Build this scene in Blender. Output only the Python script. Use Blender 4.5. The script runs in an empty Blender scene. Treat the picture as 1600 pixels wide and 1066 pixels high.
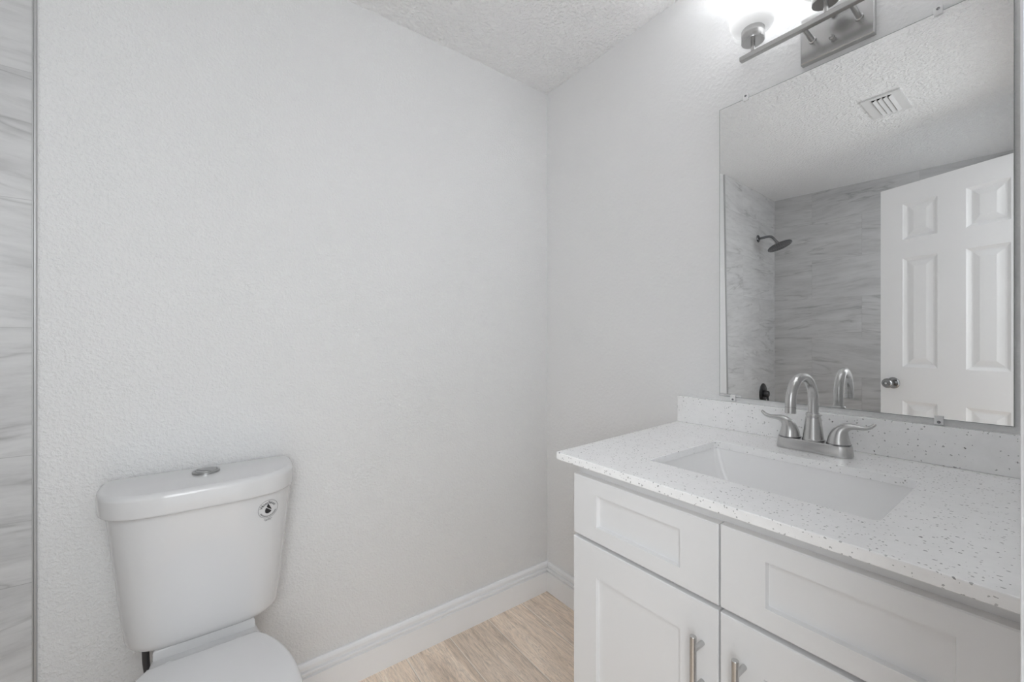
import bpy, bmesh, math, random
from mathutils import Vector, Matrix

scene = bpy.context.scene
COL = scene.collection
random.seed(4)

# ------------------------------------------------------------------ room size
CAM_H = 1.188
XM = 1.316          # mirror wall
YB = 1.489          # wall behind the toilet
ZC = 2.370          # ceiling
YAW = math.atan2(479, 645)

# ------------------------------------------------------------------ camera
cam_d = bpy.data.cameras.new('camera')
cam = bpy.data.objects.new('camera', cam_d)
COL.objects.link(cam)
cam.location = (0, 0, CAM_H)
cam.rotation_euler = (math.radians(90), 0, -YAW)
cam_d.sensor_fit = 'HORIZONTAL'
cam_d.sensor_width = 36.0
cam_d.lens = 36.0 * 645 / 1600
cam_d.clip_start = 0.02
scene.camera = cam

# ------------------------------------------------------------------ light
WORLD_STRENGTH = 1.0
HALL_FILL_POWER = 7.8
ALCOVE_FILL_POWER = 2.1
LAMP_EMISSION = 0.85
BULB_POWER = 2.1
world = bpy.data.worlds.new('world')
scene.world = world
world.use_nodes = True
bg = world.node_tree.nodes['Background']
bg.inputs[0].default_value = (.935, .97, 1.0, 1)
bg.inputs[1].default_value = WORLD_STRENGTH

ld = bpy.data.lights.new('hall_fill', 'AREA')  # added fill lamp in the unseen hall, shining in through the doorway
ld.shape = 'RECTANGLE'
ld.size = 0.60
ld.size_y = 1.10
ld.energy = HALL_FILL_POWER
ld.color = (.935, .97, 1.0)
lo = bpy.data.objects.new('hall_fill', ld)
COL.objects.link(lo)
lo.location = (-0.22, -0.36, 1.52)
lo.rotation_euler = (math.radians(76), 0, math.radians(-40))

ld = bpy.data.lights.new('alcove_fill', 'AREA')  # added fill lamp outside the made-up opening, brightens the tiled alcove
ld.shape = 'RECTANGLE'
ld.size = 0.62
ld.size_y = 0.78
ld.energy = ALCOVE_FILL_POWER
ld.color = (.935, .97, 1.0)
lo = bpy.data.objects.new('alcove_fill', ld)
COL.objects.link(lo)
lo.location = (-0.93, -0.20, 1.62)
lo.rotation_euler = (math.radians(86), 0, math.radians(-4))

scene.view_settings.view_transform = 'Standard'
scene.view_settings.look = 'None'
scene.view_settings.gamma = 1.0
scene.view_settings.use_curve_mapping = False
scene.view_settings.exposure = 0.66
scene.cycles.sample_clamp_indirect = 6
scene.cycles.max_bounces = 14
scene.cycles.diffuse_bounces = 10
scene.cycles.glossy_bounces = 6

# ------------------------------------------------------------------ materials
def mat(name, color=(.8, .8, .8), rough=.5, metal=0.0, spec=.5, coat=0.0):
    m = bpy.data.materials.new(name)
    m.use_nodes = True
    b = m.node_tree.nodes['Principled BSDF']
    b.inputs['Base Color'].default_value = (*color, 1)
    b.inputs['Roughness'].default_value = rough
    b.inputs['Metallic'].default_value = metal
    b.inputs['Specular IOR Level'].default_value = spec
    b.inputs['Coat Weight'].default_value = coat
    b.inputs['Coat Roughness'].default_value = .05
    return m, m.node_tree, b

def node(nt, t, **kw):
    n = nt.nodes.new(t)
    for k, v in kw.items():
        setattr(n, k, v)
    return n

def coords(nt, scale=(1, 1, 1)):
    tc = node(nt, 'ShaderNodeTexCoord')
    mp = node(nt, 'ShaderNodeMapping')
    mp.inputs['Scale'].default_value = scale
    nt.links.new(tc.outputs['Object'], mp.inputs['Vector'])
    return mp.outputs['Vector']

def noise(nt, vec, scale, detail=2, rough=.5):
    n = node(nt, 'ShaderNodeTexNoise')
    n.inputs['Scale'].default_value = scale
    n.inputs['Detail'].default_value = detail
    n.inputs['Roughness'].default_value = rough
    nt.links.new(vec, n.inputs['Vector'])
    return n

def ramp(nt, fac, stops):
    r = node(nt, 'ShaderNodeValToRGB')
    el = r.color_ramp.elements
    while len(el) < len(stops):
        el.new(.5)
    for e, (p, c) in zip(el, stops):
        e.position = p
        e.color = (c, c, c, 1) if not isinstance(c, tuple) else (*c, 1)
    nt.links.new(fac, r.inputs[0])
    return r.outputs[0]

def math_n(nt, op, a, b=None):
    n = node(nt, 'ShaderNodeMath', operation=op)
    if op == 'MULTIPLY_ADD':
        n.inputs[2].default_value = .43
    for i, v in enumerate((a, b)):
        if v is None:
            continue
        if isinstance(v, (int, float)):
            n.inputs[i].default_value = v
        else:
            nt.links.new(v, n.inputs[i])
    return n.outputs[0]

def mixc(nt, fac, a, b, blend='MIX'):
    n = node(nt, 'ShaderNodeMix', data_type='RGBA', blend_type=blend)
    if isinstance(fac, (int, float)):
        n.inputs[0].default_value = fac
    else:
        nt.links.new(fac, n.inputs[0])
    for i, v in ((6, a), (7, b)):
        if isinstance(v, tuple):
            n.inputs[i].default_value = (*v, 1)
        else:
            nt.links.new(v, n.inputs[i])
    return n.outputs[2]

def bump(nt, b, h, strength, dist):
    n = node(nt, 'ShaderNodeBump')
    n.inputs['Strength'].default_value = strength
    n.inputs['Distance'].default_value = dist
    nt.links.new(h, n.inputs['Height'])
    nt.links.new(n.outputs[0], b.inputs['Normal'])

def paint_textured(name, color, scale, strength, dist, lo=.42, hi=.68):
    m, nt, b = mat(name, color, .55, spec=.35)
    v = coords(nt)
    n1 = noise(nt, v, scale, 2.5, .55)
    n2 = noise(nt, v, scale * .28, 2, .5)
    h1 = ramp(nt, n1.outputs[0], [(lo, 0.0), (hi, 1.0)])
    h = math_n(nt, 'ADD', h1, math_n(nt, 'MULTIPLY', n2.outputs[0], .8))
    bump(nt, b, h, strength, dist)
    return m

M = {}
M['wall'] = paint_textured('orange_peel_wall_paint', (.765, .765, .765), 150, .6, .0020)
M['wall_splat'] = paint_textured('splatter_wall_paint', (.80, .80, .80), 85, .30, .0024)
M['ceiling'] = paint_textured('knockdown_ceiling_paint', (.93, .93, .93), 90, .95, .004)
M['trim'] = mat('white_trim_paint', (.862, .868, .878), .35)[0]
M['cabinet'] = mat('white_cabinet_paint', (.775, .777, .782), .32)[0]
M['cabinet_inside'] = mat('cabinet_interior', (.55, .55, .55), .6)[0]
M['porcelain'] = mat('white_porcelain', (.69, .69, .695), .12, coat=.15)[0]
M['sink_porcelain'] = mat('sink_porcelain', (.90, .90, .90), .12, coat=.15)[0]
M['button'] = mat('satin_button_metal', (.42, .42, .42), .3, 1)[0]
M['seat_plastic'] = mat('white_seat_plastic', (.73, .73, .735), .25)[0]
M['door'] = mat('white_door_paint', (.84, .84, .84), .38)[0]
M['chrome'] = mat('polished_chrome', (.62, .62, .63), .10, 1)[0]
M['dark_chrome'] = mat('shower_chrome', (.25, .25, .26), .18, 1)[0]
M['gunmetal'] = mat('dark_valve_metal', (.085, .085, .09), .2, .9)[0]
M['knob_metal'] = mat('satin_knob_metal', (.30, .30, .30), .2, 1)[0]
M['alu'] = mat('tile_edge_metal', (.52, .52, .52), .5, .7)[0]
M['dark'] = mat('vent_slot_shade', (.02, .02, .02), .8)[0]  # near-black colour standing in for shade inside the vent slots
M['print'] = mat('black_print', (.02, .02, .022), .5)[0]
M['print_grey'] = mat('grey_print', (.16, .16, .165), .5)[0]
M['vent'] = mat('vent_white_metal', (.74, .74, .74), .45)[0]
M['hose'] = mat('braided_hose_dark', (.07, .07, .075), .45, .4)[0]
M['mirror'] = mat('silvered_mirror', (.90, .905, .905), .0, 1)[0]
M['mirror_edge'] = mat('mirror_glass_edge', (.35, .37, .36), .3)[0]
M['clip'] = None

m, nt, b = mat('clear_plastic', (.90, .90, .90), .3)
b.inputs['Transmission Weight'].default_value = .12
b.inputs['IOR'].default_value = 1.46
M['clip'] = m

# brushed nickel: fine brushing in the roughness and bump
m, nt, b = mat('brushed_nickel', (.56, .557, .553), .27, 1)
b.inputs['Anisotropic'].default_value = .35
M['nickel'] = m

# opal lamp glass, lit from within
m, nt, b = mat('lit_opal_glass', (.86, .86, .86), .18)
b.inputs['Emission Color'].default_value = (.955, .978, 1.0, 1)
v = coords(nt)
sep = node(nt, 'ShaderNodeSeparateXYZ')
nt.links.new(v, sep.inputs[0])
# glass next to the bulb is brighter than the foot of the shade
glow = node(nt, 'ShaderNodeMapRange')
glow.inputs['From Min'].default_value = 2.059
glow.inputs['From Max'].default_value = 2.115
glow.inputs['To Min'].default_value = .24 * LAMP_EMISSION
glow.inputs['To Max'].default_value = LAMP_EMISSION
nt.links.new(sep.outputs[2], glow.inputs['Value'])
nt.links.new(glow.outputs[0], b.inputs['Emission Strength'])
M['opal'] = m

# quartz with grey flecks
m, nt, b = mat('speckled_quartz', (.80, .80, .80), .22)
v = coords(nt)
wob = noise(nt, v, 160, 2)
vm = node(nt, 'ShaderNodeVectorMath', operation='MULTIPLY_ADD')
nt.links.new(wob.outputs['Color'], vm.inputs[0])
vm.inputs[1].default_value = (.006, .006, .006)
nt.links.new(v, vm.inputs[2])
col = None
base = ramp(nt, noise(nt, v, 40, 4, .7).outputs[0], [(.3, .90), (.7, .95)])
for sc, keep, size, shade in ((95, .50, .12, .34), (175, .38, .21, .50), (60, .74, .07, .24)):
    vo = node(nt, 'ShaderNodeTexVoronoi', feature='F1')
    vo.inputs['Scale'].default_value = sc
    nt.links.new(vm.outputs[0], vo.inputs['Vector'])
    sep = node(nt, 'ShaderNodeSeparateColor')
    nt.links.new(vo.outputs['Color'], sep.inputs[0])
    rad = math_n(nt, 'MULTIPLY', sep.outputs[1], size * 1.6)
    inside = math_n(nt, 'LESS_THAN', vo.outputs['Distance'], rad)
    f = math_n(nt, 'MULTIPLY', inside, math_n(nt, 'GREATER_THAN', sep.outputs[0], keep))
    base = mixc(nt, f, base, (shade, shade, shade))
nt.links.new(base, b.inputs['Base Color'])
M['quartz'] = m

# large grey stone-look wall tile
def tile_mat(name, u_axis):
    m, nt, b = mat(name, (.5, .5, .5), .28)
    tc = node(nt, 'ShaderNodeTexCoord')
    sep = node(nt, 'ShaderNodeSeparateXYZ')
    nt.links.new(tc.outputs['Object'], sep.inputs[0])
    u = sep.outputs[u_axis]
    cmb = node(nt, 'ShaderNodeCombineXYZ')
    nt.links.new(u, cmb.inputs[0])
    nt.links.new(sep.outputs[2], cmb.inputs[1])
    br = node(nt, 'ShaderNodeTexBrick', offset=.5, offset_frequency=2)
    br.inputs['Scale'].default_value = 1
    br.inputs['Brick Width'].default_value = .61
    br.inputs['Row Height'].default_value = .305
    br.inputs['Mortar Size'].default_value = .0009
    br.inputs['Mortar Smooth'].default_value = .2
    br.inputs['Bias'].default_value = 0
    br.inputs['Color1'].default_value = (0, 0, 0, 1)
    br.inputs['Color2'].default_value = (1, 1, 1, 1)
    br.inputs['Mortar'].default_value = (.5, .5, .5, 1)
    nt.links.new(cmb.outputs[0], br.inputs['Vector'])
    rnd = node(nt, 'ShaderNodeSeparateColor')
    nt.links.new(br.outputs['Color'], rnd.inputs[0])
    # slanted strata, the slant differing from tile to tile
    slant = math_n(nt, 'MULTIPLY', math_n(nt, 'SUBTRACT', rnd.outputs[0], .45), .34)
    zz = math_n(nt, 'ADD', sep.outputs[2], math_n(nt, 'MULTIPLY', u, slant))
    cm2 = node(nt, 'ShaderNodeCombineXYZ')
    nt.links.new(math_n(nt, 'MULTIPLY', u, 1.0), cm2.inputs[0])
    nt.links.new(math_n(nt, 'MULTIPLY', zz, 6.0), cm2.inputs[1])
    nt.links.new(math_n(nt, 'MULTIPLY', rnd.outputs[0], 9.0), cm2.inputs[2])
    n1 = noise(nt, cm2.outputs[0], 2.2, 5, .55)
    n1.inputs['Distortion'].default_value = .4
    n2 = noise(nt, cm2.outputs[0], 7.0, 7, .68)
    n3 = noise(nt, cm2.outputs[0], 1.15, 4, .55)
    n3.inputs['Distortion'].default_value = .6
    n4 = noise(nt, cm2.outputs[0], 2.3, 2, .5)
    base = ramp(nt, n1.outputs[0], [(.30, (.52, .52, .522)), (.52, (.60, .60, .60)), (.72, (.65, .65, .65))])
    fine = ramp(nt, n2.outputs[0], [(.30, .80), (.5, 1.0), (.68, 1.06)])
    c = mixc(nt, .8, base, fine, 'MULTIPLY')
    ridge = math_n(nt, 'ABSOLUTE', math_n(nt, 'SUBTRACT', n3.outputs[0], .5))
    vein = ramp(nt, ridge, [(.0, .70), (.008, .84), (.03, 1.0)])
    gate = ramp(nt, n4.outputs[0], [(.47, 0.0), (.58, 1.0)])
    c = mixc(nt, gate, c, mixc(nt, 1, c, vein, 'MULTIPLY'))
    c = mixc(nt, math_n(nt, 'MULTIPLY', br.outputs['Fac'], .55), c, (.36, .36, .36))
    nt.links.new(c, b.inputs['Base Color'])
    bump(nt, b, math_n(nt, 'SUBTRACT', 1.0, br.outputs['Fac']), .3, .001)
    return m
M['tile_x'] = tile_mat('stone_look_tile_back', 0)
M['tile_y'] = tile_mat('stone_look_tile_side', 1)

# light oak vinyl planks running along y
m, nt, b = mat('oak_vinyl_plank', (.5, .4, .3), .42)
tc = node(nt, 'ShaderNodeTexCoord')
sep = node(nt, 'ShaderNodeSeparateXYZ')
nt.links.new(tc.outputs['Object'], sep.inputs[0])
PW = .182
px = math_n(nt, 'DIVIDE', math_n(nt, 'SUBTRACT', sep.outputs[0], 1.147 - 20 * PW), PW)
idx = math_n(nt, 'FLOOR', px)
fr = math_n(nt, 'FRACT', px)
wn = node(nt, 'ShaderNodeTexWhiteNoise', noise_dimensions='1D')
nt.links.new(idx, wn.inputs['W'])
py = math_n(nt, 'ADD', math_n(nt, 'DIVIDE', sep.outputs[1], 1.22), math_n(nt, 'MULTIPLY_ADD', wn.outputs['Value'], .32))
fy = math_n(nt, 'FRACT', py)
iy = math_n(nt, 'FLOOR', py)
wn2 = node(nt, 'ShaderNodeTexWhiteNoise', noise_dimensions='2D')
cmb = node(nt, 'ShaderNodeCombineXYZ')
nt.links.new(idx, cmb.inputs[0]); nt.links.new(iy, cmb.inputs[1])
nt.links.new(cmb.outputs[0], wn2.inputs['Vector'])
g = node(nt, 'ShaderNodeCombineXYZ')
nt.links.new(math_n(nt, 'MULTIPLY', sep.outputs[0], 13.0), g.inputs[0])
nt.links.new(math_n(nt, 'MULTIPLY', sep.outputs[1], 1.1), g.inputs[1])
nt.links.new(math_n(nt, 'MULTIPLY', wn2.outputs['Value'], 37.0), g.inputs[2])
n1 = noise(nt, g.outputs[0], 2.6, 5, .6); n1.inputs['Distortion'].default_value = .55
n2 = noise(nt, g.outputs[0], 11, 7, .72)
ring = math_n(nt, 'FRACT', math_n(nt, 'MULTIPLY', n1.outputs[0], 13.0))
c = ramp(nt, n1.outputs[0], [(.28, (.63, .505, .395)), (.48, (.84, .70, .57)), (.72, (.94, .81, .68))])
rg = ramp(nt, ring, [(0, .74), (.35, 1.06), (.8, 1.04), (1.0, .80)])
c = mixc(nt, .8, c, rg, 'MULTIPLY')
fine = ramp(nt, n2.outputs[0], [(.30, .66), (.56, 1.06)])
c = mixc(nt, .8, c, fine, 'MULTIPLY')
tone = ramp(nt, wn2.outputs['Value'], [(0, .90), (1, 1.10)])
c = mixc(nt, 1, c, tone, 'MULTIPLY')
edge = math_n(nt, 'MINIMUM', fr, math_n(nt, 'SUBTRACT', 1.0, fr))
seam = math_n(nt, 'LESS_THAN', edge, .008)
lite = math_n(nt, 'MULTIPLY', math_n(nt, 'LESS_THAN', edge, .03), math_n(nt, 'LESS_THAN', fr, .5))
seam2 = math_n(nt, 'LESS_THAN', fy, .0015)
c = mixc(nt, math_n(nt, 'MULTIPLY', lite, .65), c, (.92, .84, .75))
c = mixc(nt, math_n(nt, 'MULTIPLY', math_n(nt, 'MAXIMUM', seam, seam2), .38), c, (.22, .17, .13))
nt.links.new(c, b.inputs['Base Color'])
bump(nt, b, n2.outputs[0], .12, .001)
M['floor'] = m

# ------------------------------------------------------------------ mesh helpers
def obj(name, bm, material, parent=None, smooth=None, bevel=None, seg=2, kind=None):
    bmesh.ops.remove_doubles(bm, verts=bm.verts, dist=1e-6)
    bmesh.ops.recalc_face_normals(bm, faces=bm.faces)
    me = bpy.data.meshes.new(name)
    bm.to_mesh(me)
    bm.free()
    o = bpy.data.objects.new(name, me)
    COL.objects.link(o)
    for mm in (material if isinstance(material, (list, tuple)) else [material]):
        me.materials.append(mm)
    if smooth is not None:
        for p in me.polygons:
            p.use_smooth = True
        me.set_sharp_from_angle(angle=math.radians(smooth))
    if bevel:
        md = o.modifiers.new('bevel', 'BEVEL')
        md.width = bevel
        md.segments = seg
        md.limit_method = 'ANGLE'
        md.angle_limit = math.radians(40)
    if parent is not None:
        o.parent = parent
    elif kind:
        o['kind'] = kind
    return o

def tag(o, label, cat, group=None):
    o['label'] = label
    o['category'] = cat
    if group:
        o['group'] = group
    return o

def thing(name, label, cat, loc=(0, 0, 0), group=None):
    o = bpy.data.objects.new(name, None)
    o.empty_display_size = .05
    COL.objects.link(o)
    o.location = loc
    return tag(o, label, cat, group)

def put(parent, *objs):
    """children were modelled in world space: keep them there under a moved parent"""
    for o in objs:
        o.parent = parent
        o.matrix_parent_inverse = Matrix.Translation(-Vector(parent.location))

def box(bm, x0, x1, y0, y1, z0, z1):
    vs = [bm.verts.new((x, y, z)) for z in (z0, z1) for y in (y0, y1) for x in (x0, x1)]
    for f in ((0, 2, 3, 1), (4, 5, 7, 6), (0, 1, 5, 4), (2, 6, 7, 3), (0, 4, 6, 2), (1, 3, 7, 5)):
        bm.faces.new([vs[i] for i in f])
    return vs

def prism(bm, poly, z0, z1):
    lo_ = [bm.verts.new((x, y, z0)) for x, y in poly]
    hi_ = [bm.verts.new((x, y, z1)) for x, y in poly]
    n = len(poly)
    bm.faces.new(lo_[::-1]); bm.faces.new(hi_)
    for i in range(n):
        bm.faces.new((lo_[i], lo_[(i + 1) % n], hi_[(i + 1) % n], hi_[i]))

def loft(bm, rings, cap0=True, cap1=True):
    rs = [[bm.verts.new(p) for p in r] for r in rings]
    n = len(rs[0])
    for a, b_ in zip(rs, rs[1:]):
        for i in range(n):
            bm.faces.new((a[i], a[(i + 1) % n], b_[(i + 1) % n], b_[i]))
    if cap0:
        bm.faces.new(rs[0][::-1])
    if cap1:
        bm.faces.new(rs[-1])

def lathe(bm, profile, origin, axis=(0, 0, 1), n=32, caps=(True, True)):
    """profile: (radius, height along axis)"""
    ax = Vector(axis).normalized()
    t = Vector((1, 0, 0)) if abs(ax.x) < .8 else Vector((0, 1, 0))
    e1 = ax.cross(t).normalized(); e2 = ax.cross(e1)
    o = Vector(origin)
    rings = [[o + ax * h + (e1 * math.cos(2 * math.pi * k / n) + e2 * math.sin(2 * math.pi * k / n)) * max(r, 1e-5)
              for k in range(n)] for r, h in profile]
    loft(bm, rings, *caps)

def tube(bm, pts, radii, n=20, flat=None, up=None):
    """swept round (or flattened) tube with parallel-transport frames; flat = (width_scale, height_scale) per point"""
    P = [Vector(p) for p in pts]
    T = []
    for i in range(len(P)):
        a = P[max(i - 1, 0)]; c = P[min(i + 1, len(P) - 1)]
        T.append((c - a).normalized())
    e = Vector(up) if up else (Vector((1, 0, 0)) if abs(T[0].x) < .8 else Vector((0, 1, 0)))
    rings = []
    for i, p in enumerate(P):
        e = (e - T[i] * e.dot(T[i])).normalized()
        f = T[i].cross(e)
        r = radii[i] if isinstance(radii, (list, tuple)) else radii
        sa, sb = flat[i] if flat else (1, 1)
        rings.append([p + (e * math.cos(2 * math.pi * k / n) * sa + f * math.sin(2 * math.pi * k / n) * sb) * r
                      for k in range(n)])
    loft(bm, rings)

def smoothstep_path(ctrl, n=8):
    """Catmull-Rom through control points (tuples of any length)"""
    out = []
    c = [ctrl[0]] + list(ctrl) + [ctrl[-1]]
    for i in range(1, len(c) - 2):
        p0, p1, p2, p3 = c[i - 1], c[i], c[i + 1], c[i + 2]
        for k in range(n):
            t = k / n
            out.append(tuple(.5 * (2 * b + (-a + d) * t + (2 * a - 5 * b + 4 * d - e) * t * t + (-a + 3 * b - 3 * d + e) * t ** 3)
                             for a, b, d, e in zip(p0, p1, p2, p3)))
    out.append(tuple(ctrl[-1]))
    return out

def rrect(x0, x1, y0, y1, r, n=6):
    pts = []
    for cx, cy, a0 in ((x1 - r, y1 - r, 0), (x0 + r, y1 - r, 90), (x0 + r, y0 + r, 180), (x1 - r, y0 + r, 270)):
        for k in range(n + 1):
            a = math.radians(a0 + 90 * k / n)
            pts.append((cx + r * math.cos(a), cy + r * math.sin(a)))
    return pts

def new():
    return bmesh.new()

# ------------------------------------------------------------------ the setting
XL = -1.45
bm = new(); box(bm, XL - .1, XM + .12, -.9, YB + .12, -.06, 0)
obj('floor', bm, M['floor'], kind='structure')
bm = new(); box(bm, XL - .1, XM + .12, -.12, YB + .12, ZC, ZC + .08)
obj('ceiling', bm, M['ceiling'], kind='structure')
bm = new(); box(bm, XL - .1, XM + .12, YB, YB + .12, 0, ZC)
obj('wall_back', bm, M['wall'], kind='structure')
bm = new(); box(bm, XM, XM + .12, -.12, YB, 0, ZC)
obj('wall_right', bm, M['wall_splat'], kind='structure')
# tiled long wall of the shower alcove (slightly out of square)
A = Vector((-1.2416, YB)); B = Vector((-1.3877, .1967))
D = (B - A).normalized(); E_ = A + D * 1.62; N_ = Vector((D.y, -D.x))
if N_.x > 0: N_ = -N_
bm = new(); prism(bm, [tuple(A), tuple(E_), tuple(E_ + N_ * .1), tuple(A + N_ * .1)], 0, ZC)
obj('wall_left', bm, M['tile_y'], kind='structure')
# tile field on the back wall, proud of the paint
bm = new(); box(bm, -1.245, -.3336, YB - .010, YB, 0, ZC)
obj('wall_alcove', bm, M['tile_x'], kind='structure')
bm = new()
box(bm, -.3336, -.3312, YB - .0115, YB, 0, ZC)
box(bm, -.3312, -.3268, YB - .0100, YB, 0, ZC)
obj('trim_1', bm, M['alu'], bevel=.0008, kind='structure')

# rear wall with the doorway the camera stands in
DX0, DX1, DH = -.335, .30, 2.085
bm = new()
WX0, WX1, WZ0, WZ1 = -1.25, -.62, 1.22, 2.02  # invented opening, hidden by the door, lets light into the alcove
box(bm, XL - .1, WX0, -.12, 0, 0, ZC)
box(bm, WX1, DX0, -.12, 0, 0, ZC)
box(bm, WX0, WX1, -.12, 0, 0, WZ0)
box(bm, WX0, WX1, -.12, 0, WZ1, ZC)
box(bm, DX1, XM, -.12, 0, 0, ZC)
box(bm, DX0, DX1, -.12, 0, DH, ZC)
obj('wall_rear', bm, M['wall'], kind='structure')
bm = new()
CW, CT = .057, .0131
box(bm, DX1, DX1 + CW, 0, CT, 0, DH + CW)
box(bm, DX0 - CW, DX0, 0, CT, 0, DH + CW)
box(bm, DX0, DX1, 0, CT, DH, DH + CW)
obj('trim_2', bm, M['trim'], bevel=.003, kind='structure')

bm = new()
for a, c, e, f in ((WX0, WX1, WZ0, WZ0 + .035), (WX0, WX1, WZ1 - .035, WZ1), (WX0, WX0 + .035, WZ0 + .035, WZ1 - .035), (WX1 - .035, WX1, WZ0 + .035, WZ1 - .035)):
    box(bm, a, c, -.10, -.06, e, f)
obj('added_window_1', bm, M['trim'], bevel=.002, kind='structure')  # frame of the invented opening, added along with it

# baseboards with a stepped moulded top
BH = .136
prof = [(0, 0), (.015, 0), (.015, .0910), (.0070, .0925), (.0062, .0950), (.0070, .0972), (.0140, .0990), (.0148, .1060),
        (.0130, .1080), (.0050, .1090), (.0042, .1120), (.0055, .1145), (.0108, .1165), (.0112, .1265), (.0085, .1335), (.0055, BH), (0, BH)]
bm = new()
xa, xb = -.3266, XM
rings = [[(x, YB - d, z) for d, z in prof] for x in (xa, xb)]
loft(bm, rings)
obj('baseboard_back', bm, M['trim'], kind='structure')
bm = new()
rings = [[(XM - d, y, z) for d, z in prof] for y in (.745, YB - .0151)]
loft(bm, rings)
obj('baseboard_right', bm, M['trim'], kind='structure')

# ------------------------------------------------------------------ six-panel door, swung open
DW, DT = .62, .035
xs = [0, .104, .2535, .363, .516, DW]            # from the free edge
xs = [DW - x for x in xs][::-1]                   # from the hinge
zs = [.012, .22, .859, 1.045, 1.645, 1.748, 1.945, 2.05]
bm = new()
def panel_face(bm, yf, sgn):
    for i in range(5):
        for j in range(7):
            x0, x1, z0, z1 = xs[i], xs[i + 1], zs[j], zs[j + 1]
            if i in (1, 3) and j in (1, 3, 5):
                lv = [(0, 0), (.004, .003), (.016, .0105), (.022, .0105), (.046, .003), (.049, .0025)]
                loops = []
                for ins, dep in lv:
                    loops.append([bm.verts.new((x, yf + sgn * dep, z)) for x, z in
                                  ((x0 + ins, z0 + ins), (x1 - ins, z0 + ins), (x1 - ins, z1 - ins), (x0 + ins, z1 - ins))])
                for a, c in zip(loops, loops[1:]):
                    for k in range(4):
                        bm.faces.new((a[k], a[(k + 1) % 4], c[(k + 1) % 4], c[k]))
                bm.faces.new(loops[-1])
            else:
                bm.faces.new([bm.verts.new((x, yf, z)) for x, z in ((x0, z0), (x1, z0), (x1, z1), (x0, z1))])
panel_face(bm, 0, 1)
panel_face(bm, DT, -1)
def strip(pts):
    for (p, q) in zip(pts, pts[1:]):
        bm.faces.new([bm.verts.new(c) for c in ((p[0], 0, p[1]), (q[0], 0, q[1]), (q[0], DT, q[1]), (p[0], DT, p[1]))])
strip([(x, zs[0]) for x in xs]); strip([(x, zs[-1]) for x in xs])
strip([(xs[0], z) for z in zs]); strip([(xs[-1], z) for z in zs])
door = obj('door_1', bm, M['door'], kind='structure')
door.location = (-.3193, .0562, 0)
door.rotation_euler = (0, 0, math.atan2(.95, -.313))
bm = new()
KX, KZ = DW - .062, .952
for s, y0 in ((-1, 0), (1, DT)):
    lathe(bm, [(0, 0), (.031, 0), (.031, .004), (.027, .009), (.014, .011), (.0125, .028), (.017, .034), (.024, .040), (.0265, .049),
               (.0255, .057), (.021, .0625), (.012, .0645), (.0115, .0625), (.0, .0625)], (KX, y0, KZ), (0, s, 0), 32, (False, False))
kn = obj('door_knob', bm, M['knob_metal'], door, smooth=35)
bm = new()
lathe(bm, [(0, .060), (.0055, .060), (.0055, .067), (.004, .0685), (0, .0685)], (KX, 0, KZ), (0, -1, 0), 16, (False, False))
obj('lock_button', bm, M['chrome'], kn, smooth=35)
bm = new()
box(bm, DW - .0002, DW + .0012, .006, .029, KZ - .028, KZ + .028)
obj('latch_plate', bm, M['nickel'], door, bevel=.0005)

# ------------------------------------------------------------------ toilet
toilet = thing('toilet', 'white two-piece toilet with a dual-flush tank against the back wall', 'toilet', (.0, 1.10, 0))

def dshape(a, yb, yf, n=4.0, m_=2.92, cx=0.0, rc=.02, N=40):
    """plan outline: straight back at yb, full bowed front at yf, half width a"""
    Dp = yb - yf
    pts = []
    for k in range(N + 1):
        th = math.pi * k / N
        x = -math.cos(th)
        x = math.copysign(abs(x) ** .75, x) if abs(x) > 1e-9 else 0
        d = max(0.0, 1 - abs(x) ** n) ** (1 / m_)
        pts.append((cx + a * x, yb - rc - (Dp - rc) * d))
    # rounded back corners
    for k in range(5):
        t = math.radians(90 * (k + 1) / 5)
        pts.append((cx + a - rc + rc * math.cos(t), yb - rc + rc * math.sin(t)))
    for k in range(5):
        t = math.radians(90 + 90 * k / 5)
        pts.append((cx - a + rc + rc * math.cos(t), yb - rc + rc * math.sin(t)))
    return pts

def ring_at(out, z, inset=0.0, c=(0.0, 1.38)):
    r = []
    n = len(out)
    for i in range(n):
        p0 = Vector(out[i - 1]); p1 = Vector(out[i]); p2 = Vector(out[(i + 1) % n])
        t = (p2 - p0)
        if t.length < 1e-9:
            nn = Vector((0, 0))
        else:
            t.normalize(); nn = Vector((-t.y, t.x))
            if nn.dot(Vector(c) - p1) < 0: nn = -nn
        q = p1 + nn * inset
        r.append((q.x, q.y, z))
    return r

LID_T, LID_B = .831, .776
lid_out = dshape(.2125, 1.474, 1.263, rc=.03)
bm = new()
rings = [ring_at(lid_out, LID_B, .012)]
for k in range(4):
    a = math.radians(90 * k / 3)
    rings.append(ring_at(lid_out, LID_B + .006 - .006 * math.cos(a), .006 - .006 * math.sin(a)))
R_ = .014
for k in range(7):
    a = math.radians(90 * k / 6)
    rings.append(ring_at(lid_out, LID_T - R_ + R_ * math.sin(a), R_ - R_ * math.cos(a)))
loft(bm, rings)
tank_lid = obj('tank_lid', bm, M['porcelain'], smooth=60)

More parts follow.
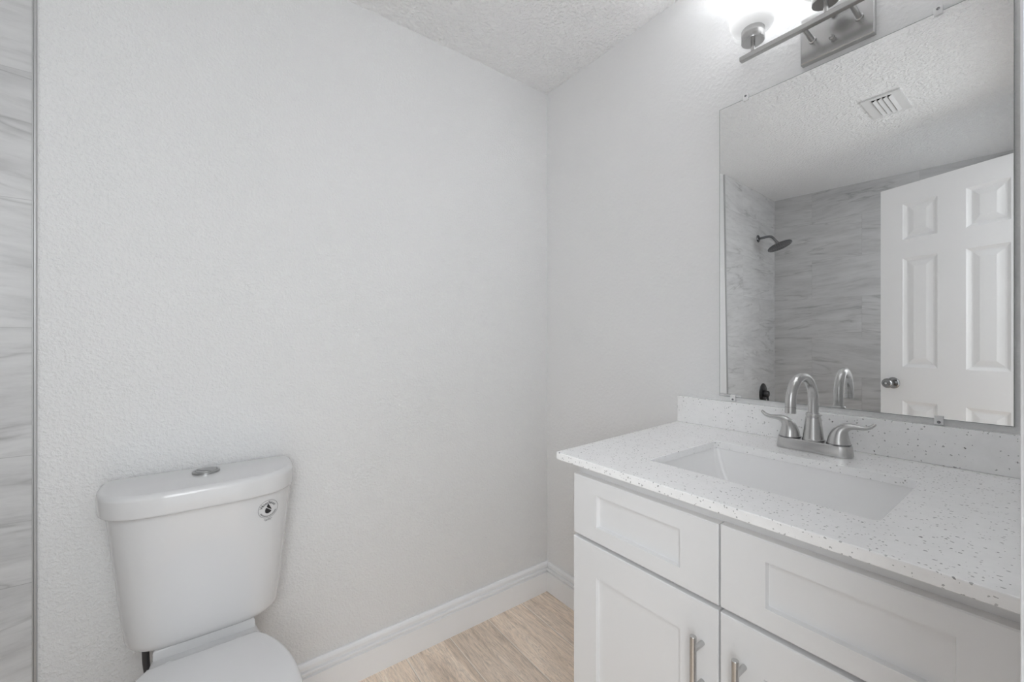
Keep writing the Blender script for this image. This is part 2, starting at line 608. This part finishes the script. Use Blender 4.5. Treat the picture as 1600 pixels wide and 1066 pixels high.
def tank_dims(z):
    t = (z - .437) / (.7757 - .437)
    t = min(max(t, 0), 1)
    a = .1665 + (.2015 - .1665) * t ** .95
    yf = 1.298 - .020 * t
    return a, 1.462, yf, .004
bm = new()
rings = []
R_ = .022
for k in range(7):
    a = math.radians(90 * k / 6)
    z = .437 + R_ - R_ * math.cos(a)
    aa, yb, yf, cx = tank_dims(z)
    rings.append(ring_at(dshape(aa, yb, yf, 4.2, 2.9, cx, .03), z, R_ - R_ * math.sin(a)))
for k in range(1, 15):
    z = .459 + (.7757 - .459) * k / 14
    aa, yb, yf, cx = tank_dims(z)
    rings.append(ring_at(dshape(aa, yb, yf, 4.2, 2.9, cx, .03), z, 0))
loft(bm, rings)
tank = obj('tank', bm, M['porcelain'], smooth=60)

def tank_front(x, z):
    aa, yb, yf, cx = tank_dims(z)
    xx = min(abs((x - cx) / aa), .9999)
    d = max(0.0, 1 - xx ** 4.2) ** (1 / 2.9)
    return yb - .03 - (yb - yf - .03) * d

# flush button: metal ring with two keys
bm = new()
lathe(bm, [(.031, -.001), (.031, .0035), (.0295, .005), (.0255, .005), (.0245, .0035), (0, .0035)], (.0015, 1.400, LID_T + .001), n=40, caps=(True, False))
btn = obj('flush_button', bm, M['button'], smooth=35)
def half(name, a0, a1):
    bm = new()
    poly = [(.0015 + .0235 * math.cos(math.radians(a)), 1.400 + .0235 * math.sin(math.radians(a))) for a in [a0 + (a1 - a0) * k / 20 for k in range(21)]]
    prism(bm, poly, LID_T + .0035, LID_T + .0065)
    return obj(name, bm, M['button'], bevel=.0008)
k1 = half('flush_key', -62, 150)
k2 = half('flush_key', 158, 290)

# round printed mark high on the right of the tank front
LX, LZ, LR = .1365, .7335, .0245
def on_tank(dx, dz, off=.0007):
    x = LX + dx; z = LZ + dz
    return (x, tank_front(x, z) - off, z)
bm = new()
def arc_band(r0, r1, a0, a1, n):
    prev = None
    for k in range(n + 1):
        a = math.radians(a0 + (a1 - a0) * k / n)
        cur = [bm.verts.new(on_tank(r * math.cos(a), r * math.sin(a))) for r in (r0, r1)]
        if prev:
            bm.faces.new((prev[0], prev[1], cur[1], cur[0]))
        prev = cur
arc_band(LR * .965, LR, 0, 360, 64)
for k in range(17):                                  # tiny lettering along the lower arc
    a = 205 + k * 7.9
    arc_band(LR * .74, LR * .87, a, a + 5.0, 2)
for row, (w, z) in enumerate(((.010, -.0285), (.0075, -.0312))):
    for k in range(5):
        x0 = -w + 2 * w * k / 5
        bm.faces.new([bm.verts.new(on_tank(*p)) for p in ((x0, z), (x0 + w * .3, z), (x0 + w * .3, z + .0015), (x0, z + .0015))])
ring_ob = obj('tank_label', bm, M['print_grey'])
bm = new()
# water drop with a light swoosh left open across it
def drop_half(z):                                    # half width of the drop at height z (unit: LR)
    if z >= .62:
        return -1
    if z > -.12:
        t = (z + .12) / .74
        return .34 * (1 - t) ** 1.25 * (1 + .35 * t)
    return math.sqrt(max(0, .34 ** 2 - (z + .12) ** 2))
def drop_part(f0, f1):
    N = 16
    prev = None
    for k in range(N + 1):
        u = -1 + 2 * k / N
        x = u * .34
        col_ = []
        # column between lower and upper limits at this x
        lo_, hi_ = None, None
        for q in range(221):
            z = -.46 + 1.08 * q / 220
            if drop_half(z) >= abs(x) - 1e-6 and f0(x) <= z <= f1(x):
                lo_ = z if lo_ is None else lo_
                hi_ = z
        if lo_ is None or hi_ - lo_ < .004:
            prev = None
            continue
        cur = [bm.verts.new(on_tank(x * LR * 1.05, z * LR * 1.05, .0009)) for z in (lo_, hi_)]
        if prev:
            bm.faces.new((prev[0], cur[0], cur[1], prev[1]))
        prev = cur
drop_part(lambda x: -9, lambda x: .02 - .85 * x)
drop_part(lambda x: .11 - .85 * x, lambda x: 9)
drop = obj('label_drop', bm, M['print'])
# lettering round the upper arc
bm = new()
word = 'WaterSense'
for i, ch in enumerate(word):
    cu = bpy.data.curves.new('glyph', 'FONT')
    cu.body = ch
    cu.size = LR * .42
    cu.align_x = 'CENTER'
    cu.resolution_u = 2
    to = bpy.data.objects.new('glyph', cu)
    COL.objects.link(to)
    dg = bpy.context.evaluated_depsgraph_get()
    tm = to.evaluated_get(dg).to_mesh()
    ang = math.radians(152 - 124 * i / (len(word) - 1))
    rot = ang - math.pi / 2
    vv = []
    for v_ in tm.vertices:
        lx, ly = v_.co.x, v_.co.y + LR * .58
        vv.append(bm.verts.new(on_tank(lx * math.cos(rot) - ly * math.sin(rot), lx * math.sin(rot) + ly * math.cos(rot), .0009)))
    for p in tm.polygons:
        try:
            bm.faces.new([vv[j] for j in p.vertices])
        except ValueError:
            pass
    to.evaluated_get(dg).to_mesh_clear()
    bpy.data.objects.remove(to)
    bpy.data.curves.remove(cu)
letters = obj('label_lettering', bm, M['print'])

# bowl with rear deck
def seat_half(y):
    pts = [(1.262, .108), (1.235, .128), (1.186, .1505), (1.126, .167), (1.06, .1745), (.98, .172), (.90, .154), (.85, .128), (.815, .088), (.797, .045), (.793, 0)]
    return pts
def outline_from(half, cx=.0):
    h = smoothstep_path(half, 4)
    right = [(cx + w, y) for y, w in h]
    left = [(cx - w, y) for y, w in h[-2::-1]]
    return right + left
bowl_c = (0, 1.03)
sl = outline_from(seat_half(0))
def scaled(out, s, yc=1.05, dy=0, sy=None):
    sy = s if sy is None else sy
    return [((x) * s, yc + (y - yc) * sy + dy) for x, y in out]
bm = new()
rings = []
for z, s, sy, dy in ((0, .62, .60, .10), (.02, .60, .58, .10), (.10, .56, .55, .10), (.20, .62, .62, .09), (.28, .80, .80, .05), (.34, .92, .93, .02), (.385, .97, .975, .0), (.398, .965, .97, 0)):
    rings.append([(x, y, z) for x, y in scaled(sl, s, 1.03, dy, sy)])
loft(bm, rings)
# deck under the tank
def deck(z, g=0):
    return [(-.128 + g, 1.235, z), (.132 - g, 1.235, z), (.121 - g, 1.290, z), (.110 - g, 1.36, z), (.108 - g, 1.45 - g, z),
            (-.100 + g, 1.45 - g, z), (-.102 + g, 1.36, z), (-.113 + g, 1.290, z)]
loft(bm, [deck(.0, .02), deck(.22, .025), deck(.33, .01), deck(.36), deck(.400), deck(.4075, .003), deck(.4115, .010)])
def pad(z, g=0):
    return [(-.102 + g, 1.318 + g, z), (.108 - g, 1.318 + g, z), (.106 - g, 1.44 - g, z), (-.100 + g, 1.44 - g, z)]
loft(bm, [pad(.40), pad(.4320), pad(.4368, .005)])
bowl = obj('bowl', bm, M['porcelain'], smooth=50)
# seat ring and closed cover
bm = new()
rings = [ring_at(sl, z, ins, bowl_c) for z, ins in ((.3985, .004), (.401, .0), (.411, 0), (.414, .004))]
loft(bm, rings)
seat = obj('seat', bm, M['seat_plastic'], smooth=50)
bm = new()
rings = []
for z, ins in ((.4155, .006), (.417, .002), (.420, 0), (.427, .0), (.4315, .002), (.4345, .006), (.436, .010)):
    rings.append(ring_at(sl, z, ins, bowl_c))
loft(bm, rings)
cover = obj('seat_cover', bm, M['seat_plastic'], smooth=50)
for s in (-1, 1):
    bm = new()
    lathe(bm, [(.009, 0), (.009, .018), (.007, .020)], (s * .07, 1.262, .409), n=20)
    hg = obj('seat_hinge', bm, M['seat_plastic'], smooth=40)
    put(toilet, hg)
bm = new()
tube(bm, smoothstep_path([(-.1225, 1.395, .436), (-.121, 1.397, .37), (-.115, 1.405, .30), (-.125, 1.42, .22), (-.16, 1.44, .17), (-.19, 1.46, .16)], 6), .0075, 14)
lathe(bm, [(.012, 0), (.012, .022), (.009, .024)], (-.1225, 1.395, .412), n=16)
hose = obj('supply_hose', bm, M['hose'], smooth=40)
hose['label'] = 'dark braided hose'
bm = new()
lathe(bm, [(.024, 0), (.024, .004), (.010, .008), (.010, .03), (.013, .03), (.013, .05), (0, .05)], (-.19, YB, .16), (0, -1, 0), 20, (True, False))
valve = obj('stop_valve', bm, M['chrome'], smooth=40)
for o in (tank, bowl, seat, cover, hose, valve):
    put(toilet, o)
def sub(parent, *objs):
    for o in objs:
        o.parent = parent
        o.matrix_parent_inverse = Matrix.Identity(4)
tank_lid.parent = None
put(toilet, tank_lid)
sub(tank_lid, btn)
for o in (k1, k2):
    o.parent = tank_lid
sub(tank, ring_ob, drop, letters)

# ------------------------------------------------------------------ vanity
van = thing('vanity_cabinet', 'white shaker vanity cabinet with bar pulls under the quartz countertop', 'cabinet', (1.02, .36, 0))
CX0, CX1 = .735, XM - .002       # carcass depth
CY0, CY1 = .003, .7125
CZ = .896
bm = new()
box(bm, CX0, CX1, CY1 - .016, CY1, 0, CZ)
box(bm, CX0, CX1, CY0, CY0 + .016, 0, CZ)
box(bm, CX0 + .07, CX1, CY0 + .016, CY1 - .016, .095, .111)
box(bm, CX1 - .010, CX1, CY0 + .016, CY1 - .016, .111, CZ)
box(bm, CX0 + .07, CX0 + .085, CY0 + .016, CY1 - .016, 0, .095)
# face frame
box(bm, CX0, CX0 + .019, CY0 + .016, CY1 - .016, CZ - .045, CZ)
box(bm, CX0, CX0 + .019, CY0 + .016, CY1 - .016, .705, .745)
box(bm, CX0, CX0 + .019, CY0 + .016, CY1 - .016, .095, .13)
box(bm, CX0, CX0 + .019, .335, .385, .13, .705)
box(bm, CX0, CX0 + .019, .335, .385, .745, CZ - .045)
body = obj('body', bm, M['cabinet'])
put(van, body)

def shaker(name, y0, y1, z0, z1, my, mz):
    """frame-and-panel front facing -x, recessed flat panel"""
    xf, xb, rec = .715, .7345, .724
    bm = new()
    o_ = [(y0, z0), (y1, z0), (y1, z1), (y0, z1)]
    i_ = [(y0 + my, z0 + mz), (y1 - my, z0 + mz), (y1 - my, z1 - mz), (y0 + my, z1 - mz)]
    e = .0015
    i2 = [(y0 + my + e, z0 + mz + e), (y1 - my - e, z0 + mz + e), (y1 - my - e, z1 - mz - e), (y0 + my + e, z1 - mz - e)]
    c = .0018
    oc = [(y0 + c, z0 + c), (y1 - c, z0 + c), (y1 - c, z1 - c), (y0 + c, z1 - c)]
    loops = [[(xb, *p) for p in o_], [(xf + c, *p) for p in o_], [(xf, *p) for p in oc], [(xf, *p) for p in i_], [(rec, *p) for p in i2]]
    loft(bm, loops)
    o = obj(name, bm, M['cabinet'])
    put(van, o)
    return o
YM = .3607
f1 = shaker('drawer_front', YM + .0016, .7125, .7275, .8690, .072, .0345)
f2 = shaker('drawer_front', CY0 + .004, YM - .0016, .7275, .8705, .072, .0345)
d1 = shaker('cabinet_door', YM + .0016, .7135, .105, .7190, .072, .071)
d2 = shaker('cabinet_door', CY0 + .004, YM - .0016, .105, .7190, .070, .071)
def pull(parent, y, zt, name='bar_pull'):
    bm = new()
    xh = .684
    lathe(bm, [(0, 0), (.0050, 0), (.0057, .0008), (.0057, .1192), (.0050, .12), (0, .12)], (xh, y, zt - .12), n=24, caps=(False, False))
    for z in (zt - .0255, zt - .0945):
        lathe(bm, [(.0045, 0), (.0045, .715 - xh + .0005)], (xh, y, z), (1, 0, 0), 18)
    o = obj(name, bm, M['nickel'], smooth=40)
    o.parent = parent
    return o
pull(d1, .3905, .6725)
pull(d2, .3190, .6745)

# countertop with the sink cut-out
ZT, ZB = .914, .896
outer = [(.697, .002), (XM, .002), (XM, .7985), (.697, .755)]
SX0, SX1, SY0, SY1 = .8215, 1.1225, .1715, .5760
inner = [(SX0, SY0), (SX1, SY0), (SX1, SY1), (SX0, SY1)]
inner_r = rrect(SX0, SX1, SY0, SY1, .010, 4)
bm = new()
def ring_faces(z):
    ov = [bm.verts.new((x, y, z)) for x, y in outer]
    iv = [bm.verts.new((x, y, z)) for x, y in inner_r]
    n = len(iv)
    # groups of inner verts by corner order: (x1,y1),(x0,y1),(x0,y0),(x1,y0)
    o2 = {0: ov[2], 1: ov[3], 2: ov[0], 3: ov[1]}
    q = n // 4
    for c in range(4):
        for k in range(q - 1):
            bm.faces.new((o2[c], iv[c * q + k], iv[c * q + k + 1]))
        bm.faces.new((o2[c], iv[c * q + q - 1], iv[((c + 1) * q) % n], o2[(c + 1) % 4]))
    return ov, iv
ot, it = ring_faces(ZT)
ob_, ib = ring_faces(ZB)
for a, c in ((ot, ob_), (it, ib)):
    n = len(a)
    for k in range(n):
        bm.faces.new((a[k], a[(k + 1) % n], c[(k + 1) % n], c[k]))
top = obj('countertop', bm, M['quartz'], bevel=.0015)
tag(top, 'white quartz countertop with grey flecks on the white cabinet', 'countertop')

bm = new()
prism(bm, [(XM - .020, .002), (XM, .002), (XM, .7985), (XM - .020, .797)], ZT + .0002, 1.000)
bs = obj('backsplash', bm, M['quartz'], bevel=.0015)
tag(bs, 'low speckled quartz backsplash strip along the wall under the mirror', 'backsplash')

# undermount basin
bm = new()
def rr(i, z, r, sx=0):
    return [(x, y, z) for x, y in rrect(SX0 - .004 + i * .8, SX1 + .004 - i * .6, SY0 - .004 + i, SY1 + .004 - i, r, 6)]
rings = [rr(-.022, ZB - .0003, .016), rr(0, ZB - .0003, .014), rr(.003, ZB - .012, .016), rr(.016, .845, .020), rr(.036, .80, .026), rr(.050, .775, .034), rr(.064, .765, .045), rr(.11, .760, .04)]
inner_rings = rings
loft(bm, rings, False, True)
sink = obj('sink_basin', bm, M['sink_porcelain'], smooth=50)
md = sink.modifiers.new('shell', 'SOLIDIFY')
md.thickness = .008
md.offset = -1
tag(sink, 'white rectangular undermount sink basin set into the quartz countertop', 'sink')
bm = new()
cx_, cy_ = (SX0 + SX1) / 2 + .01, (SY0 + SY1) / 2
lathe(bm, [(.032, .0), (.032, .002), (.024, .0035), (.022, .001), (.010, .001), (.010, .004), (0, .005)], (cx_, cy_, .7601), n=32, caps=(True, False))
dr = obj('drain', bm, M['nickel'], smooth=40)
dr.parent = sink

# ------------------------------------------------------------------ faucet
FX, FY = 1.2150, .378
fz = ZT
fa = thing('faucet', 'brushed nickel two-handle gooseneck faucet on the countertop behind the sink', 'faucet', (FX, FY, fz))
bm = new()
def base_ring(g, z, c=.018):
    x0, x1, y0, y1 = FX - .0265 + g, FX + .0265 - g, FY - .0785 + g, FY + .0785 - g
    return [(x, y, z) for x, y in ((x0 + c, y0), (x1 - c, y0), (x1 - c * .3, y0 + c * .35), (x1, y0 + c), (x1, y1 - c), (x1 - c * .3, y1 - c * .35), (x1 - c, y1),
                                   (x0 + c, y1), (x0 + c * .3, y1 - c * .35), (x0, y1 - c), (x0, y0 + c), (x0 + c * .3, y0 + c * .35))]
loft(bm, [base_ring(0, fz + .0004), base_ring(0, fz + .004), base_ring(.002, fz + .026), base_ring(.0035, fz + .0275)])
o = obj('base_plate', bm, M['nickel'], smooth=28, bevel=.0008); put(fa, o)
bm = new()
z0 = fz + .0275
lathe(bm, [(.0235, 0), (.0235, .003), (.0218, .005), (.0212, .010), (.0190, .030), (.0172, .048), (.0163, .056), (.0150, .057), (.0150, .059), (.0158, .060), (.0158, .0655), (.0140, .0675), (.0112, .0677)],
      (FX, FY, z0), n=36)
o = obj('spout_body', bm, M['nickel'], smooth=30); put(fa, o)
bm = new()
dirv = Vector((1.0945 - 1.2150, .3854 - .378, 0)); reach = dirv.length; dirv.normalize()
rad = reach / 2
zc = 1.0405
pts = [Vector((FX, FY, z0 + .060)), Vector((FX, FY, z0 + .075))]
zl = z0 + .075
for k in range(0, 25):
    a = math.pi * k / 24
    pts.append(Vector((FX, FY, zc)) + dirv * (rad - rad * math.cos(a)) + Vector((0, 0, rad * math.sin(a))))
tip = Vector((FX, FY, 0)) + dirv * reach
pts.append(Vector((tip.x, tip.y, 1.0362)))
tube(bm, pts, .0110, 28)
sp = obj('spout', bm, M['nickel'], smooth=40); put(fa, sp)
bm = new()
lathe(bm, [(.0095, 0), (.0112, 0), (.0113, .0143), (.0095, .0146), (.0095, .017)], (tip.x, tip.y, 1.0200), n=28)
ae = obj('aerator', bm, M['nickel'], smooth=30)
ae.parent = sp
ae.matrix_parent_inverse = Matrix.Identity(4)
for s in (1, -1):
    bm = new()
    y0 = FY + s * .0515
    ctrl = [(0, 0, .0232, 1, 1), (0, .003, .0232, 1, 1), (.0, .014, .0208, 1, 1), (.003, .028, .0168, 1, 1), (.0095, .0385, .0125, 1.0, .95), (.019, .0440, .0105, 1.0, .82),
            (.031, .0455, .0092, 1.0, .66), (.044, .0455, .0086, 1.0, .58), (.055, .0475, .0078, 1.0, .58), (.0625, .0530, .0064, 1.0, .6), (.0672, .0582, .0042, 1, .7)]
    pa = smoothstep_path(ctrl, 5)
    tube(bm, [(FX, y0 + s * p[0], z0 + p[1]) for p in pa], [p[2] for p in pa], 24, [(p[3], p[4]) for p in pa], up=(1, 0, 0))
    o = obj('handle', bm, M['nickel'], smooth=50); put(fa, o)
    bm = new()
    lathe(bm, [(.0245, -.0004), (.0245, .0022), (.0225, .0024)], (FX, y0, z0), n=32)
    o2 = obj('handle_ring', bm, M['dark_chrome'], smooth=30)
    o2.parent = o; o2.matrix_parent_inverse = Matrix.Identity(4)

# ------------------------------------------------------------------ mirror
MY0, MY1, MZ0, MZ1 = .0640, .6597, 1.0140, 1.9210
mir = thing('wall_mirror', 'large frameless mirror clipped to the wall above the backsplash', 'mirror', (XM - .003, (MY0 + MY1) / 2, MZ0))
bm = new()
# the thin glass bows back towards the wall near its free vertical edge
NYG, NZG = 60, 24
BOW_Y = .505
def bow(y, z):
    k = (z - MZ0) / (MZ1 - MZ0)
    t = BOW_BOTTOM + (BOW_TOP - BOW_BOTTOM) * k
    w = max(0.0, y - BOW_Y)
    return t * w * w / (2 * (MY1 - BOW_Y))
BOW_BOTTOM, BOW_TOP = .016, .006
GE = .0014
YG = [MY0, MY0 + GE] + [MY0 + (MY1 - MY0) * i / 58 for i in range(1, 58)] + [MY1 - GE, MY1]
ZG = [MZ0, MZ0 + GE] + [MZ0 + (MZ1 - MZ0) * j / 22 for j in range(1, 22)] + [MZ1 - GE, MZ1]
fr_, bk_ = {}, {}
for i in range(NYG + 1):
    for j in range(NZG + 1):
        y, z = YG[i], ZG[j]
        fr_[i, j] = bm.verts.new((XM - .0058 + bow(y, z), y, z))
        if i in (0, NYG) or j in (0, NZG):
            bk_[i, j] = bm.verts.new((XM - .0008, y, z))
for i in range(NYG):
    for j in range(NZG):
        bm.faces.new((fr_[i, j], fr_[i + 1, j], fr_[i + 1, j + 1], fr_[i, j + 1]))
for i in range(NYG):
    for j in (0, NZG):
        bm.faces.new((fr_[i, j], fr_[i + 1, j], bk_[i + 1, j], bk_[i, j]))
for j in range(NZG):
    for i in (0, NYG):
        bm.faces.new((fr_[i, j], fr_[i, j + 1], bk_[i, j + 1], bk_[i, j]))
me_ = obj('mirror_glass', bm, [M['mirror_edge'], M['mirror']], smooth=30)
for p in me_.data.polygons:
    cy, cz = p.center.y, p.center.z
    if abs(p.normal.x) > .9 and MY0 + GE < cy < MY1 - GE and MZ0 + GE < cz < MZ1 - GE:
        p.material_index = 1
put(mir, me_)
for y, z, s in ((.5794, MZ1, 1), (.1719, MZ1, 1), (.1709, MZ0, -1), (.6171, MZ0, -1)):
    bm = new()
    w = .0075
    za, zb = (z - .008, z + .012) if s > 0 else (z - .012, z + .008)
    # moulded L clip: tab over the glass, foot on the wall
    box(bm, XM - .0088, XM - .0062, y - w, y + w, za, zb)
    zf0, zf1 = (z + .0006, zb) if s > 0 else (za, z - .0006)
    box(bm, XM - .0062, XM - .0004, y - w, y + w, zf0, zf1)
    cl = obj('mirror_clip', bm, M['clip'], bevel=.0012)
    cl['label'] = 'clear plastic clip'
    put(mir, cl)
    bm = new()
    zz = (zf0 + zf1) / 2
    lathe(bm, [(.0032, -.001), (.0032, .0008), (.002, .0016), (0, .0016)], (XM - .0085, y, zz), (-1, 0, 0), 16, (True, False))
    sc_ = obj('clip_screw', bm, M['dark_chrome'], smooth=40)
    sc_.parent = cl; sc_.matrix_parent_inverse = Matrix.Identity(4)

# ------------------------------------------------------------------ vanity light
LXB, LYC, LZB = 1.228, .356, 1.9895
vl = thing('vanity_light', 'brushed nickel three-light bar fixture with white glass shades above the mirror', 'wall light', (XM, LYC, 1.995))
bm = new()
loft(bm, [[(x, y, z) for y, z in ((LYC - .0775 + g, 1.936 + g), (LYC + .0775 - g, 1.936 + g), (LYC + .0775 - g, 2.058 - g), (LYC - .0775 + g, 2.058 - g))]
          for x, g in ((XM - .0003, 0), (XM - .017, 0), (XM - .0195, .0025))])
o = obj('back_plate', bm, M['nickel'], bevel=.0006); put(vl, o)
bm = new()
box(bm, LXB - .0075, LXB + .0075, LYC - .202, LYC + .202, LZB - .0065, LZB + .0065)
o = obj('bar', bm, M['nickel'], bevel=.0012); put(vl, o)
for s in (1, -1):
    bm = new()
    tube(bm, [(LXB + .006, LYC + s * .049, LZB), (LXB + .03, LYC + s * .049, LZB), (XM - .0192, LYC + s * .049, 1.988)], .0058, 20)
    lathe(bm, [(.0085, 0), (.0085, .004), (.0066, .006)], (XM - .0196, LYC + s * .049, 1.988), (-1, 0, 0), 20)
    o = obj('arm', bm, M['nickel'], smooth=40); put(vl, o)
for z in (1.966, 2.028):
    bm = new()
    lathe(bm, [(.0042, 0), (.0042, .005), (.0062, .006), (.0062, .012), (.0045, .0145), (0, .015)], (XM - .0196, LYC + .004, z), (-1, 0, 0), 18, (True, False))
    o = obj('mounting_knob', bm, M['nickel'], smooth=40); put(vl, o)
for k in (-1, 0, 1):
    y = LYC + k * .1685
    bm = new()
    lathe(bm, [(.0055, LZB + .006), (.0055, LZB + .034), (.0280, LZB + .034), (.0290, LZB + .036), (.0290, LZB + .066), (.0270, LZB + .069)], (LXB, y, 0), n=40)
    h = obj('lamp_holder', bm, M['nickel'], smooth=40); put(vl, h)
    bm = new()
    lathe(bm, [(.020, 2.0590), (.036, 2.0590), (.048, 2.0625), (.0555, 2.071), (.0582, 2.083), (.0582, 2.200), (.0550, 2.200), (.0550, 2.085), (.051, 2.073), (.030, 2.0625)],
          (LXB, y, 0), n=48, caps=(True, True))
    s_ = obj('lamp_shade', bm, M['opal'], smooth=40); put(vl, s_)

    pl = bpy.data.lights.new('bulb_light', 'POINT')
    pl.energy = BULB_POWER
    pl.color = (.955, .978, 1.0)
    pl.shadow_soft_size = .03
    po = bpy.data.objects.new('bulb_light', pl)
    COL.objects.link(po)
    po.location = (LXB, y, 2.110)
    put(vl, po)

# ------------------------------------------------------------------ ceiling vent
VX0, VX1, VY0, VY1 = -.2296, .0262, .4665, .6118
ve = thing('ceiling_vent', 'white metal louvered vent on the ceiling, seen in the mirror', 'vent', ((VX0 + VX1) / 2, (VY0 + VY1) / 2, ZC))
bm = new()
sy = [.567, .5475, .528, .5085]
SXa, SXb = VX0 + .03, VX1 - .022
g = .0078
zt, zb = ZC - .0002, ZC - .009
box(bm, VX0, SXa, VY0, VY1, zb, zt)
box(bm, SXb, VX1, VY0, VY1, zb, zt)
ys = [VY1] + [v_ for s_ in sy for v_ in (s_ + g, s_ - g)] + [VY0]
for a, c in zip(ys[0::2], ys[1::2]):
    box(bm, SXa, SXb, c, a, zb, zt)
o = obj('face_plate', bm, M['vent']); put(ve, o)
bm = new(); box(bm, SXa, SXb, sy[-1] - g, sy[0] + g, ZC - .0015, ZC - .0001)  # dark sheet behind the slots, painted shade instead of a real cavity
o = obj('slot_shade_panel', bm, M['dark']); put(ve, o)
for s_ in sy:
    bm = new()
    prof2 = [(s_ - g - .002, zb - .0008), (s_ - g - .002, zb + .0006), (s_ + .0022, zb - .0060), (s_ + .0035, zb - .0072)]
    loft(bm, [[(x, y, z) for y, z in prof2] for x in (SXa - .002, SXb - .004)])
    o = obj('louver', bm, M['vent']); put(ve, o)

# ------------------------------------------------------------------ shower fittings on the tiled end wall
YT = YB - .010
sh = thing('shower_fixture', 'round metal rain shower head on a bent arm, seen in the mirror', 'shower head', (-.894, YT, 1.999))
bm = new()
lathe(bm, [(.029, 0), (.029, .004), (.022, .010), (.012, .013)], (-.894, YT, 1.999), (0, -1, 0), 28)
o = obj('wall_flange', bm, M['dark_chrome'], smooth=40); put(sh, o)
bm = new()
arm = [(-.894, YT - .002, 1.999), (-.894, 1.42, 2.000)]
for k in range(9):
    a = math.radians(52 * k / 8)
    arm.append((-.894, 1.392 - .045 * math.sin(a), 2.000 - .045 * (1 - math.cos(a))))
ey, ez = arm[-1][1], arm[-1][2]
dy, dz = -math.cos(math.radians(52)), -math.sin(math.radians(52))
arm.append((-.894, ey + dy * .06, ez + dz * .06))
tube(bm, arm, .0095, 18)
o = obj('shower_arm', bm, M['dark_chrome'], smooth=40); put(sh, o)
hp = Vector((-.894, ey + dy * .058, ez + dz * .058))
ax = Vector((.0, -.36, -.93)).normalized()
bm = new()
lathe(bm, [(.014, -.004), (.016, .010), (.022, .016), (.080, .021), (.086, .024), (.086, .029), (.083, .031)], hp, ax, 44)
o = obj('spray_head', bm, M['dark_chrome'], smooth=35); put(sh, o)
hd = o
bm = new()
e1 = ax.cross(Vector((1, 0, 0))).normalized(); e2 = ax.cross(e1)
for rr_, cnt in ((.012, 6), (.028, 12), (.044, 18), (.060, 26), (.074, 32)):
    for k in range(cnt):
        a = 2 * math.pi * k / cnt
        lathe(bm, [(.0024, .0305), (.0018, .0332)], hp + (e1 * math.cos(a) + e2 * math.sin(a)) * rr_, ax, 6)
o = obj('nozzles', bm, M['print_grey'], smooth=40)
o['kind'] = 'stuff'
o.parent = hd; o.matrix_parent_inverse = Matrix.Identity(4)

vv_ = thing('shower_valve', 'dark metal shower valve with lever on the tile, low in the mirror', 'shower valve', (-.985, YT, .765))
bm = new()
lathe(bm, [(.082, 0), (.082, .003), (.078, .007), (.040, .012), (.030, .013)], (-.985, YT, .765), (0, -1, 0), 44)
o = obj('escutcheon', bm, M['gunmetal'], smooth=40); put(vv_, o)
bm = new()
lathe(bm, [(.026, .011), (.026, .045), (.022, .052), (0, .052)], (-.985, YT, .765), (0, -1, 0), 28, (True, False))
tube(bm, [(-.985, YT - .038, .765), (-.985, YT - .042, .73), (-.985, YT - .05, .69), (-.985, YT - .055, .675)], [.011, .009, .0075, .006], 16)
o = obj('lever', bm, M['gunmetal'], smooth=40); put(vv_, o)
